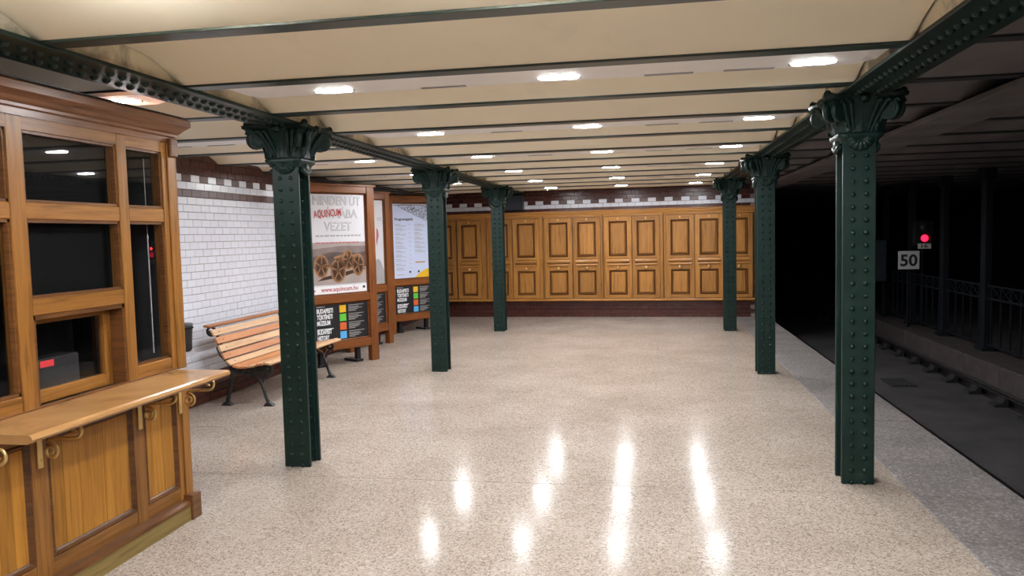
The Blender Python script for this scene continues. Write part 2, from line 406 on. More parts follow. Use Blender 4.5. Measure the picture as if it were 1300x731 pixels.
# ------------------------------------------------------------------ ceiling
ce = struct(MB().box(-4.95, 9.1, -5.3, 45.3, 2.80, 2.95).build('ceiling', M['soot']))
def vault(x0, x1, ya, yb, mat):
    n = 14; z0 = BZ+.004; h = .115; vs = []; fs = []
    for i in range(n+1):
        t = i/n; yy = ya+(yb-ya)*t; z = z0+h*(1-(2*t-1)**2)
        vs += [(x0, yy, z), (x1, yy, z)]
    for i in range(n): fs.append((2*i, 2*i+1, 2*i+3, 2*i+2))
    mb = MB(); mb.add(vs, fs, 0, True)
    mb.add([(x0, ya, z0), (x1, ya, z0), (x1, ya, 2.8), (x0, ya, 2.8)], [(0, 1, 2, 3)])
    return mb
for k in range(-8, 14):
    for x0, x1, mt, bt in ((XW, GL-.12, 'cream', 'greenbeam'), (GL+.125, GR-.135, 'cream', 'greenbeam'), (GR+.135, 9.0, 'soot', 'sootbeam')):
        if k == 12 and mt == 'cream':      # the last bay stops at the skewed end wall
            vault(x0, x1, BF(k), FY+.30, M[mt]).build('vault', M[mt], ce); continue
        if k == 13 and mt == 'cream': continue
        vault(x0, x1, BF(k), BF(k+1)-.105, M[mt]).build('vault', M[mt], ce)
        if BF(k) < 15.6 or mt != 'cream':
            MB().box(x0, x1, BF(k)-.105, BF(k), BZ-.008, BZ+.012, c=.003).box(x0, x1, BF(k)-.060, BF(k)-.045, BZ+.01, 2.8).build('beam', M[bt], ce)
for k in range(14, 34):
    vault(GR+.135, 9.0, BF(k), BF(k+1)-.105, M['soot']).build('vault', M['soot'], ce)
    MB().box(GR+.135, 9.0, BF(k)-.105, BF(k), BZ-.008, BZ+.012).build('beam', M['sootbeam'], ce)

struct(MB().box(2.12, 2.55, -5, 40, 2.49, 2.535, c=.005).build('trim_7', M['soffit']))
# girders with riveted bottom flanges
for nm, cx, y1 in (('left', GL, 15.85), ('right', GR, 15.69)):
    gd = thing('riveted_girder', 'dark green riveted girder along the ceiling, carried by the %s row of columns' % nm, 'girder', (cx, -5, BZ))
    MB().box(-.155, .155, 0, y1+5, -.020, 0, c=.003).box(-.03, .03, 0, y1+5, 0, .25).build('flange', M['green'], gd)
    MB().box(-.122, .122, 0, y1+5, .0005, .25).build('plaster_casing', M['dirty'], gd)
    rv = MB(); yy = 6.6; j = 0
    while yy < y1+4.7:
        near = yy < 13
        rv.dome((-.060, yy, -.020), (0, 0, -1), .022, .020, 10 if near else 6, 2)
        rv.dome((.060, yy+.045, -.020), (0, 0, -1), .022, .020, 10 if near else 6, 2); yy += .0905
    o = rv.build('rivets', M['green'], gd); o['kind'] = 'stuff'

# ------------------------------------------------------------------ columns
def spiral(c, r0, r1, turns, plane_u, plane_v, n=26):
    c = Vector(c); u = Vector(plane_u); v = Vector(plane_v); out = []
    for i in range(n):
        t = i/(n-1); a = turns*2*PI*t; r = r0+(r1-r0)*t
        out.append(c+u*(r*math.cos(a))+v*(r*math.sin(a)))
    return out
def loft(sections, m=0, sm=True):
    mb = MB(); k = len(sections[0]); vs = [p for s_ in sections for p in s_]
    fs = [[j*k+i, j*k+(i+1) % k, (j+1)*k+(i+1) % k, (j+1)*k+i] for j in range(len(sections)-1) for i in range(k)]
    mb.add(vs, fs, m, sm); mb.add(sections[0], [list(range(k))[::-1]], m); mb.add(sections[-1], [list(range(k))], m); return mb
def rsq(h, z, pinch=0, n=6):
    """rounded square ring with the faces pinched inwards"""
    out = []
    for q in range(4):
        for i in range(n):
            t = i/n; a = q*PI/2-PI/4+t*PI/2
            x = 1.0; yv = -1+2*t
            f = 1-pinch*(1-yv*yv)
            px, py = x*h*f, yv*h
            ca, sa = math.cos(q*PI/2), math.sin(q*PI/2)
            out.append((px*ca-py*sa, px*sa+py*ca, z))
    return out
def leaf_mesh(h, w_, out, m=0):
    """acanthus leaf climbing a bell, in the local x (out) / y (across) / z frame"""
    n = 9; vs = []; fs = []; cols = 7
    for i in range(n+1):
        t = i/n
        bx = out*(t**2.2); z = h*min(t*1.18, 1-.18*max(0, t-.86)*4)
        if t > .86: bx += .03*(t-.86)/.14
        ww = w_*(1-.25*t-.55*max(0, t-.7)/.3)*(1+.16*math.sin(t*PI*7))
        for j in range(cols):
            u = -1+2*j/(cols-1)
            rib = .010*math.cos(u*PI*2.5)+.012*(1-abs(u))
            vs.append((bx+rib, u*ww, z))
    for i in range(n):
        for j in range(cols-1): fs.append((i*cols+j, i*cols+j+1, (i+1)*cols+j+1, (i+1)*cols+j))
    mb = MB(); mb.add(vs, fs, m, True)
    mb.add([(x-.014, y_, z) for x, y_, z in vs], fs, m, True); return mb
def make_column(label, loc):
    c = thing('iron_column', label, 'column', loc, 0, 'riveted iron columns')
    D = .20; f = .026
    for a, b in ((0, f), (D-f, D)):
        MB().box(-.1015, .1015, a, b, 0, 2.30, c=.004).build('flange_plate', M['green'], c)
    mb = MB().box(-.014, .014, f, D-f, 0, 2.3)
    for sx in (-1, 1):
        for a, b in ((f, f+.011), (D-f-.011, D-f)):
            mb.box(min(sx*.014, sx*.075), max(sx*.014, sx*.075), a, b, 0, 2.3)
        for a, b in ((f, f+.06), (D-f-.06, D-f)):
            mb.box(min(sx*.014, sx*.025), max(sx*.014, sx*.025), a, b, 0, 2.3)
    mb.build('web', M['green'], c)
    rv = MB()
    for i in range(27):
        z = .012+.0824*i
        for sx in (-.041, .041):
            rv.dome((sx, 0, z), (0, -1, 0), .0165, .016, 10, 3); rv.dome((sx, D, z), (0, 1, 0), .0155, .013, 6, 1)
        for sx in (-1, 1):
            rv.dome((sx*.045, f+.011, z), (0, 1, 0), .0145, .013, 6, 2); rv.dome((sx*.045, D-f-.011, z), (0, -1, 0), .0145, .013, 6, 1)
            rv.dome((sx*.025, f+.038, z+.04), (sx, 0, 0), .0145, .013, 6, 2); rv.dome((sx*.025, D-f-.038, z+.04), (sx, 0, 0), .0145, .013, 6, 2)
    o = rv.build('rivets', M['green'], c); o['kind'] = 'stuff'
    # capital
    cy = D/2
    secs = [rsq(.110, 2.235), rsq(.114, 2.25), rsq(.132, 2.270), rsq(.136, 2.285), rsq(.130, 2.298), rsq(.120, 2.306), rsq(.132, 2.34, .02), rsq(.150, 2.39, .04), rsq(.178, 2.435, .06), rsq(.215, 2.475, .10), rsq(.238, 2.500, .14), rsq(.246, 2.502, .15), rsq(.25, 2.526, .15)]
    mb = loft(secs); mb.v = [(x, y_+cy, z) for x, y_, z in mb.v]
    cap = mb.build('capital', M['green'], c)
    lm = leaf_mesh(.190, .052, .080).mesh('acanthus_leaf', M['green'])
    lm2 = leaf_mesh(.13, .046, .075).mesh('corner_leaf', M['green'])
    for q in range(4):
        a = q*PI/2; e = Vector((math.cos(a), math.sin(a), 0))
        inst('acanthus_leaf', lm, cap, (e.x*.128, e.y*.128+cy, 2.302), a)
        a2 = a+PI/4; e2 = Vector((math.cos(a2), math.sin(a2), 0))
        inst('acanthus_leaf', lm2, cap, (e2.x*.170, e2.y*.170+cy, 2.30), a2)
    for q in range(4):
        a = q*PI/2+PI/4; e = Vector((math.cos(a), math.sin(a), 0)); sd = Vector((-e.y, e.x, 0))
        mb = MB()
        for t in (-1, 1):
            base = Vector((0, cy, 0))+e*.20+sd*(.030*t)
            stem = [base+Vector((0, 0, 2.305))-e*.045, base+Vector((0, 0, 2.35))-e*.040, base+Vector((0, 0, 2.39))-e*.036]
            sp = spiral(base+Vector((0, 0, 2.425))+e*.040, .074, .012, 1.7, -e, Vector((0, 0, 1)), 26)
            pts = stem+sp
            ctr_ = base+Vector((0, 0, 2.425))+e*.040
            mb.tube([ctr_-sd*.012, ctr_+sd*.012], .062, 14)
            mb.tube(pts, [.013]*3+[.018-.005*i/26 for i in range(len(sp))], 7)
        mb.dome(Vector((0, cy, 2.535))+e*.315, (e.x, e.y, .2), .024, .022, 8, 3)
        mb.tube([Vector((0, cy, 2.515))+e*.24, Vector((0, cy, 2.535))+e*.32], [.03, .018], 8)
        mb.build('volute', M['green'], cap)
    # face volutes and the centre flower on each side
    for q in range(4):
        a = q*PI/2; e = Vector((math.cos(a), math.sin(a), 0)); sd = Vector((-e.y, e.x, 0)); mb = MB()
        for t in (-1, 1):
            for u, rd in ((.050, .012), (.076, .013), (.102, .012)):
                pts = [Vector((0, cy, z_))+e*o_+sd*(u*t*k_) for z_, o_, k_ in ((2.300, .118, .78), (2.335, .134, .95), (2.375, .150, 1.12), (2.415, .172, 1.32), (2.455, .200, 1.52), (2.482, .222, 1.70), (2.488, .236, 1.85), (2.470, .242, 1.95))]
                mb.tube(pts, [rd*.8, rd, rd, rd*1.1, rd*1.2, rd*1.2, rd, rd*.8], 7)
        mb.dome(Vector((0, cy, 2.505))+e*.21, e, .036, .035, 8, 3)
        mb.build('flutes', M['green'], cap)
    # scallop shell hanging over the plate, front and back
    for yf, sg in ((-.008, -1), (D+.008, 1)):
        mb = MB(); n = 7; rr = .082
        vs = [(0, yf, 2.272)]; k = 36
        ring = []
        for i in range(k+1):
            t = PI+PI*i/k; sc = 1+.07*abs(math.sin(t*n/1.0))
            ring.append((t, rr*sc))
        for lev, (fr, pr) in enumerate(((.45, .028), (.8, .026), (1.0, .006))):
            for t, rad in ring:
                bump = .007*abs(math.sin(t*n)) if lev < 2 else 0
                vs.append((rad*fr*math.cos(t), yf+sg*(pr+bump), 2.272+rad*fr*math.sin(t)))
        fs = [(0, 1+i, 2+i) for i in range(k)]
        for lev in range(2):
            o_ = 1+lev*(k+1)
            for i in range(k): fs.append((o_+i, o_+i+1, o_+k+2+i, o_+k+1+i))
        mb.add(vs, fs, 0, True)
        mb.box(-.088, .088, yf-(.030 if sg < 0 else 0), yf+(.030 if sg > 0 else 0), 2.266, 2.282, c=.006)
        mb.build('shell', M['green'], cap)
    for sx in (-1, 1):
        mb = MB().tube([(sx*.118, cy-.07, 2.215), (sx*.124, cy, 2.19), (sx*.118, cy+.07, 2.215)], .018, 7)
        mb.dome((sx*.112, cy, 2.225), (sx, 0, 0), .05, .03, 10, 3); mb.build('side_leaf', M['green'], cap)
    return c
col0 = make_column('nearest green riveted iron column of the left row, beside the ticket booth', (GL, CY[0], 0))
LABC = {(0, 1): 'second green riveted column of the left row, in front of the poster boards', (0, 2): 'farthest green riveted column of the left row, before the wall cupboards',
        (1, 0): 'nearest green riveted column of the right row, at the dark track', (1, 1): 'second green riveted column of the right row, between two others', (1, 2): 'farthest green riveted column of the right row, before the last cupboard'}
for (s_, i), lb in LABC.items():
    c = copy_tree(col0); c.location = ((GL, GR)[s_], CY[i]-(.026 if s_ else 0), 0); c['label'] = lb

# ------------------------------------------------------------------ ceiling lamps and their housings
ORD = ['nearest', 'second', 'third', 'fourth', 'fifth', 'sixth', 'seventh']
def lamp_proto():
    t = thing('ceiling_lamp', 'x', 'lamp', (0, 0, 0), 0, 'oblong ceiling lamps')
    L, W_ = .060, .050; n = 8
    def outline(k, z):
        pts = []
        for i in range(n+1): a = -PI/2+PI*i/n; pts.append((L+W_*k*math.cos(a)*.9, W_*k*math.sin(a), z))
        for i in range(n+1): a = PI/2+PI*i/n; pts.append((-L+W_*k*math.cos(a)*.9, W_*k*math.sin(a), z))
        return pts
    loft([outline(1, 0), outline(1.0, -.0025)], sm=False).build('diffuser', M['lamp'], t)
    for sx in (-1, 1): MB().box(min(sx*.108, sx*.122), max(sx*.108, sx*.122), -.012, .012, -.010, 0, c=.003).build('clip', M['chrome'], t)
    return t
first = True; lp = lamp_proto(); used = False
def put_lamp(x, y, label, group):
    global used
    o = lp if not used else copy_tree(lp); used = True
    o.location = (x, y, BZ+.006); o['label'] = label; o['group'] = group
def housing(x0, x1, k, label, group):
    h = thing('lamp_housing', label, 'lamp housing', (0, BF(k), BZ+.006), 0, group)
    zt = .12; ch = .10
    mb = MB(); prof = [(x0, .02), (x0+ch, 0), (x1-ch, 0), (x1, .02), (x1, zt), (x0, zt)]
    mb.prism(prof, 'y', .002, .385); mb.build('casing', M['housing'], h)
    xx = x0+.25
    while xx < x1-.4:
        if not any(abs(xx+.13-l) < .30 for l in (-1.765, -.47, .85, -3.04)): MB().box(xx, xx+.26, .345, .375, -.004, .001).build('slot', M['lgrey'], h)
        xx += .42
rows = [(k, (k-1)//2) for k in (1, 3, 5, 7, 9, 11)]
for k, i in rows:
    housing(-2.36, 1.185, k, 'long pale lamp housing carrying the %s row of lamps between the columns' % ORD[i], 'lamp housings between the column rows')
    for j, (x, nm) in enumerate(((-1.765, 'left'), (-.47, 'middle'), (.85, 'right'))):
        put_lamp(x, BF(k)+.285, '%s oblong lamp of the %s lamp row between the columns' % (nm, ORD[i]), 'oblong ceiling lamps between the column rows')
    if k < 11:
        housing(-4.5, -2.86, k, 'short pale lamp housing of the %s lamp left of the left girder' % ORD[i], 'lamp housings over the left aisle')
        put_lamp(-3.08, BF(k)+.24, '%s oblong lamp in the aisle left of the left girder' % ORD[i], 'oblong ceiling lamps over the left aisle')
for k in (-1, -3, -5):
    for x in (-1.765, -.47, .85):
        put_lamp(x, BF(k)+.285, 'oblong ceiling lamp behind the viewer, outside the picture', 'ceiling lamps behind the viewer')

# ------------------------------------------------------------------ ticket booth
KX = -2.83
kb = thing('ticket_booth', 'varnished oak ticket booth with dark windows and counter shelf at left', 'booth', (KX, 3.53, 0))
def kpart(mb, name, mat, parent=kb, label=None):
    o = mb.build(name, mat, parent, world=True)
    if label: o['label'] = label
    return o
KY0, KY1 = 2.69, 4.37
Pa, Pb, Pc, Pd = (3.105, 3.195), (3.85, 3.925), (2.69, 2.78), (4.245, 4.37)
T = .075
# upper framing: posts, rails
for n_, (a, b) in (('post', Pa), ('post', Pb), ('corner_post', Pc), ('corner_post', Pd)):
    mb = MB().box(KX-T, KX, a, b, .935, 2.30, c=.004)
    if n_ == 'corner_post' and a > 4: mb.box(KX-T, KX+.012, 4.285, 4.37, .935, 2.30, c=.004)
    kpart(mb, n_, M['oakv'])
for (a, b) in ((2.78, 3.105), (3.195, 3.85), (3.925, 4.245)):
    cen = a > 3.1 and a < 3.5
    kpart(MB().box(KX-T+.006, KX-.004, a, b, 2.240, 2.30), 'rail', M['oakh'])
    kpart(MB().box(KX-T+.006, KX-.004, a, b, 1.826, 1.905, c=.005), 'rail', M['oakh'])
    for z0, z1 in ((1.905, 2.240), (1.455 if cen else 1.015, 1.826)):
        kpart(MB().box(KX-.045, KX-.040, a-.005, b+.005, z0-.005, z1+.005), 'pane', M['glass'])
        # glazing bead
        mb = MB(); bd = .014
        mb.box(KX-.040, KX-.012, a, a+bd, z0, z1).box(KX-.040, KX-.012, b-bd, b, z0, z1).box(KX-.040, KX-.012, a, b, z0, z0+bd).box(KX-.040, KX-.012, a, b, z1-bd, z1)
        kpart(mb, 'glazing_bead', M['oakd'])
    if cen:
        kpart(MB().box(KX-T+.006, KX-.004, a, b, 1.375, 1.455, c=.005), 'rail', M['oakh'])
        # deep-set lower sash
        xs = KX-.125
        kpart(MB().box(xs, KX-.01, a, a+.02, .935, 1.375).box(xs, KX-.01, b-.02, b, .935, 1.375).box(xs, KX-.01, a, b, 1.355, 1.375), 'reveal', M['oakd'])
        kpart(MB().box(xs, xs+.04, a+.02, a+.075, .935, 1.355, c=.004), 'sash_stile', M['oakv']); kpart(MB().box(xs, xs+.04, b-.075, b-.02, .935, 1.355, c=.004), 'sash_stile', M['oakv'])
        kpart(MB().box(xs, xs+.038, a+.07, b-.07, .935, 1.0, c=.004), 'sash_rail', M['oakh']); kpart(MB().box(xs, xs+.038, a+.07, b-.07, 1.325, 1.355), 'sash_rail', M['oakh'])
        kpart(MB().box(xs+.012, xs+.017, a+.07, b-.07, .995, 1.33), 'pane', M['glass'])
        kpart(MB().box(xs+.0175, xs+.0185, 3.335, 3.425, 1.105, 1.137), 'sticker', M['redst'], label='red sticker on the glass')
    else:
        kpart(MB().box(KX-T+.006, KX-.004, a, b, .935, 1.015, c=.005), 'rail', M['oakh'])
# frieze and cornice
mb = MB()
pr = [(-.08, 2.30), (.004, 2.30), (.004, 2.332), (.018, 2.338), (.018, 2.352), (.03, 2.362), (.044, 2.378), (.066, 2.396), (.074, 2.402), (.074, 2.438), (.066, 2.446), (-.08, 2.452)]
def sweep_cornice():
    # front run along y, returns along x at both ends (mitred)
    mb = MB(); secs = []
    dep = -1.25
    for (ex, ey, bx, by) in ((0, -1, dep, KY0), (1, -1, 0, KY0), (1, 1, 0, KY1), (0, 1, dep, KY1)):
        secs.append([(KX+bx+ex*p[0], by+ey*p[0], p[1]) for p in pr])
    k = len(pr)
    for a, b in zip(secs, secs[1:]):
        mb.add(a+b, [[i, (i+1) % k, k+(i+1) % k, k+i] for i in range(k)])
    return mb
kpart(sweep_cornice(), 'cornice', M['corn'])
kpart(MB().box(KX-1.25, KX-.07, KY0+.07, KY1-.07, 2.305, 2.325), 'roof', M['black'])
kpart(MB().box(KX-1.25, KX+.060, KY0-.060, KY0+.08, 2.4525, 2.457).box(KX-.08, KX+.060, KY0+.08, KY1+.060, 2.4525, 2.457), 'glow_blocker', M['black'], label='thin black sheet added on the cornice to stop lamp glow')  # black sheet added to keep lamp light from bouncing onto the housing above
kpart(MB().box(KX+.002, KX+.034, 4.288, 4.366, 2.215, 2.325, c=.008), 'console_block', M['dkmould'], label='dark carved block under the cornice corner')
for a, b, z0, z1, dx in ((2.78, 3.105, .95, 2.29, .16), (3.20, 3.85, 1.40, 2.29, .085), (3.20, 3.85, .95, 1.40, .34), (3.93, 4.24, .95, 2.29, .26)):
    kpart(MB().box(KX-dx-.006, KX-dx, a, b, z0, z1), 'added_backdrop', M['added_backdrop'])  # dark boards added behind the panes so the interior catches room light
# side and back walls, interior
kpart(MB().box(KX-1.25, KX-.07, KY0, KY0+.03, 0, 2.32).box(KX-1.25, KX-.07, KY1-.03, KY1, 0, 2.32), 'side_wall', M['oakv'])
kpart(MB().box(KX-1.25, KX-1.22, KY0+.03, KY1-.03, 0, 2.4), 'back_wall', M['dark'])
kpart(MB().box(KX-1.22, KX-.075, KY0+.031, KY0+.036, .1, 2.4).box(KX-1.22, KX-.075, KY1-.036, KY1-.031, .1, 2.4), 'lining', M['dark'])
kpart(MB().box(KX-.62, KX-.13, KY0+.04, KY1-.04, .86, .90), 'inner_desk', M['dark'])
kpart(MB().box(KX-1.22, KX-.08, KY0+.04, KY1-.04, 2.27, 2.295), 'inner_ceiling', M['dark'])
kpart(MB().box(KX-.32, KX-.2, 3.35, 3.72, .90, 1.13, c=.01).box(KX-.24, KX-.15, 4.0, 4.16, .90, 1.02, c=.01), 'desk_equipment', M['grey'])
kpart(MB().tube([(KX-.09, 4.20, z_) for z_ in (1.75, 1.6, 1.4, 1.2, 1.05)], .004, 6).tube([(KX-.09, 4.20, 2.2), (KX-.09, 4.20, 1.75)], .002, 6), 'cord', M['cord'], label='thin white cord behind the right window')
kpart(MB().dome((KX-.082, 4.215, 1.67), (1, 0, 0), .010, .006, 8, 2), 'indicator_light', M['redled'], label='small red glowing light behind the right window')
# lower framing
for (a, b) in ((2.69, 2.775), (3.12, 3.222), (3.853, 3.945), (4.258, 4.37)):
    mb = MB().box(KX-.05, KX, a, b, .12, .90, c=.003)
    if b > 4.3: mb.box(KX-.05, KX+.012, 4.30, 4.37, .12, .90, c=.003)
    kpart(mb, 'stile', M['oakv'])
for (a, b) in ((2.775, 3.12), (3.222, 3.853), (3.945, 4.258)):
    kpart(MB().box(KX-.048, KX-.002, a, b, .12, .205, c=.003), 'bottom_rail', M['oakh'])
    kpart(MB().box(KX-.048, KX-.002, a, b, .80, .90, c=.003), 'top_rail', M['oakh'])
    # moulding around the field (local rim built facing +x)
    mb = MB(); wd = .034
    A = [(a, .205), (b, .205), (b, .80), (a, .80)]
    ins = lambda k_: [(a+k_, .205+k_), (b-k_, .205+k_), (b-k_, .80-k_), (a+k_, .80-k_)]
    rings = [(ins(0), KX-.004), (ins(.010), KX+.004), (ins(.02), KX-.012), (ins(wd), KX-.022)]
    vs = [(x_, p[0], p[1]) for r_, x_ in rings for p in r_]
    mb.add(vs, [(o*4+i, o*4+(i+1) % 4, o*4+4+(i+1) % 4, o*4+4+i) for o in range(3) for i in range(4)])
    kpart(mb, 'panel_moulding', M['oakd'])
    pnl = kpart(MB().box(KX-.045, KX-.034, a+.01, b-.01, .215, .79), 'panel', M['panel'])
    n_ = 7 if b-a > .5 else 3
    yy = a+wd-.004; wds = [random.uniform(.7, 1.3) for _ in range(n_)]; tot = sum(wds); span = b-a-2*wd+.008
    for q in wds:
        ww = q/tot*span
        kpart(MB().box(KX-.034, KX-.016+random.uniform(-.001, .001), yy+.0006, yy+ww-.0006, .236, .770, c=.0012), 'stave', M['panel'], pnl); yy += ww
# plinth
kpart(MB().box(KX-.05, KX+.044, KY0, 4.285, 0, .095), 'plinth', M['olive'], label='greenish worn plinth board')
kpart(MB().prism([(KX-.05, .095), (KX+.050, .095), (KX+.046, .112), (KX+.02, .125), (KX+.004, .128), (KX-.05, .128)], 'y', KY0, 4.285), 'plinth_moulding', M['oakd'])
kpart(MB().box(KX-.05, KX+.058, 4.285, 4.378, 0, .155, c=.004), 'plinth_block', M['oakd'])
# counter shelf with rounded nose
pr2 = [(KX-.02, .898), (KX+.335, .898), (KX+.352, .904), (KX+.362, .916), (KX+.358, .930), (KX+.345, .937), (KX-.02, .937)]
cs = MB().prism(pr2, 'y', 2.735, 4.268); kpart(cs, 'counter', M['ctop'])
kpart(MB().box(KX-.03, KX+.004, 2.735, 4.37, .937, .945), 'counter_fillet', M['oakd'])
# brass scroll brackets
def bracket(y0):
    mb = MB().box(KX+.0, KX+.010, y0-.016, y0+.016, .66, .895, c=.003)
    X = KX+.012
    def sc(c, r0_, r1_, a0, a1, n=22):
        return [(c[0]+(r0_+(r1_-r0_)*i/(n-1))*math.cos(a0+(a1-a0)*i/(n-1)), y0, c[1]+(r0_+(r1_-r0_)*i/(n-1))*math.sin(a0+(a1-a0)*i/(n-1))) for i in range(n)]
    lower = sc((X+.055, .745), .010, .042, -PI*1.0-PI*1.5, PI*.62-PI*.0, 26)
    upper = sc((X+.190, .850), .040, .010, -PI*.55, PI*1.6, 26)
    pts = lower[:]+[(X+.052, y0, .800), (X+.10, y0, .808), (X+.15, y0, .808)]+upper
    rad = [.0075]*len(pts)
    mb.tube(pts, rad, 8)
    mb.dome((X+.0, y0, .70), (1, 0, 0), .006, .004, 8, 2); mb.dome((X, y0, .875), (1, 0, 0), .006, .004, 8, 2)
    return mb
for y0 in (2.735, 3.17, 3.905, 4.315): kpart(bracket(y0) if y0 < 4.3 else bracket(4.29), 'bracket', M['brass'], label='brass scroll bracket under the counter')

# ------------------------------------------------------------------ bench
bn = thing('bench', 'slatted wooden bench with black cast-iron ends by the white tiled wall', 'bench', (-4.1, 8.24, 0))
YA, YB = 7.42, 9.02
slp = [(-4.475, .832, 68, 'slatd'), (-4.408, .770, 62, 'slatl'), (-4.368, .690, 66, 'slato'), (-4.335, .610, 66, 'slatl'), (-4.300, .530, 62, 'slato'), (-4.246, .462, 42, 'slatl'), (-4.168, .424, 14, 'slato'), (-4.085, .416, -4, 'slato'), (-3.998, .428, -8, 'slatl'), (-3.912, .446, -8, 'slato'), (-3.822, .456, 10, 'slatl')]
slp[0] = (-4.47, .838, 8, 'slatd')
for i, (x, z, an, mt) in enumerate(slp):
    mb = MB(); hw, ht = .036, .011
    mb.box(-hw, hw, 7.30-8.24, 9.17-8.24, -ht, ht, c=.004)
    a = R(an); ca, sa = math.cos(-a), math.sin(-a)
    mb.v = [(px*math.cos(a)+pz*math.sin(a)*1, py, -px*math.sin(a)+pz*math.cos(a)) for px, py, pz in mb.v]
    mb.v = [(px+x+4.1, py, pz+z) for px, py, pz in mb.v]
    o = mb.build('slat', M[mt], bn)
    nrm = Vector((math.sin(a), 0, math.cos(a)))
    bo = MB()
    for yb in (YA+.0, YB): bo.dome(Vector((x+4.1, yb-8.24, z))+nrm*.0105, nrm, .008, .004, 7, 2)
    bo.build('bolts', M['iron'], o)
def arc(c, r, a0, a1, y, n=12, r1=None):
    r1 = r if r1 is None else r1
    return [(c[0]+(r+(r1-r)*i/(n-1))*math.cos(a0+(a1-a0)*i/(n-1)), y, c[1]+(r+(r1-r)*i/(n-1))*math.sin(a0+(a1-a0)*i/(n-1))) for i in range(n)]
def side(y):
    mb = MB()
    back = arc((-4.485, .775), .045, -PI*1.6, PI*.30, y, 22)
    back[:0] = arc((-4.485, .775), .010, -PI*3.2, -PI*1.6, y, 12, .045)[:-1]
    run = [(-4.425, y, .745), (-4.395, y, .67), (-4.36, y, .585), (-4.325, y, .50), (-4.275, y, .432), (-4.20, y, .395), (-4.09, y, .392), (-3.99, y, .400), (-3.90, y, .412), (-3.87, y, .418)]
    fr = arc((-3.865, .384), .036, PI*.55, -PI*.95, y, 14)+arc((-3.865, .384), .035, -PI*.95, -PI*2.8, y, 16, .010)
    mb.tube(back+run+fr, [.013]*(len(back)+len(run)+len(fr)), 8, flat=1.4)
    # rear leg
    mb.tube([(-4.36, y, .60), (-4.325, y, .48), (-4.275, y, .39), (-4.275, y, .30), (-4.305, y, .18), (-4.335, y, .06), (-4.345, y, .0)], [.014, .018, .024, .020, .018, .022, .026], 8)
    mb.tube([(-4.27, y, .36), (-4.16, y, .335), (-4.05, y, .335), (-3.985, y, .30), (-3.945, y, .22), (-3.915, y, .12), (-3.885, y, .04), (-3.875, y, .0)], [.016, .015, .016, .019, .018, .017, .022, .028], 8)
    for fx in (-4.345, -3.875): mb.prism([(fx-.055, 0), (fx+.055, 0), (fx+.042, .016), (fx+.012, .04), (fx-.018, .04), (fx-.045, .016)], 'y', y-.030, y+.030)
    # openwork between the seat and the lower arch
    for i, (cx_, cz, r_) in enumerate(((-4.235, .372, .022), (-4.175, .365, .026), (-4.11, .363, .024), (-4.05, .366, .026), (-3.985, .362, .030), (-3.925, .37, .034), (-3.90, .31, .022), (-3.95, .33, .02))):
        mb.tube(arc((cx_, cz), r_, 0, PI*3.1, y, 20, r_*.25), .0085, 6)
    mb.tube([(-3.945, y, .23), (-3.915, y, .30), (-3.88, y, .345), (-3.835, y, .345)], .011, 6)
    mb.tube([(-4.40, y, .66), (-4.435, y, .60), (-4.40, y, .52), (-4.34, y, .46), (-4.29, y, .40)], .009, 6)
    return mb
for y in (YA, YB): side(y).build('side_frame', M['iron'], bn, world=True)
MB().tube([(-4.20, YA, .33), (-4.20, YB, .33)], .010, 8).build('stretcher', M['iron'], bn, world=True)

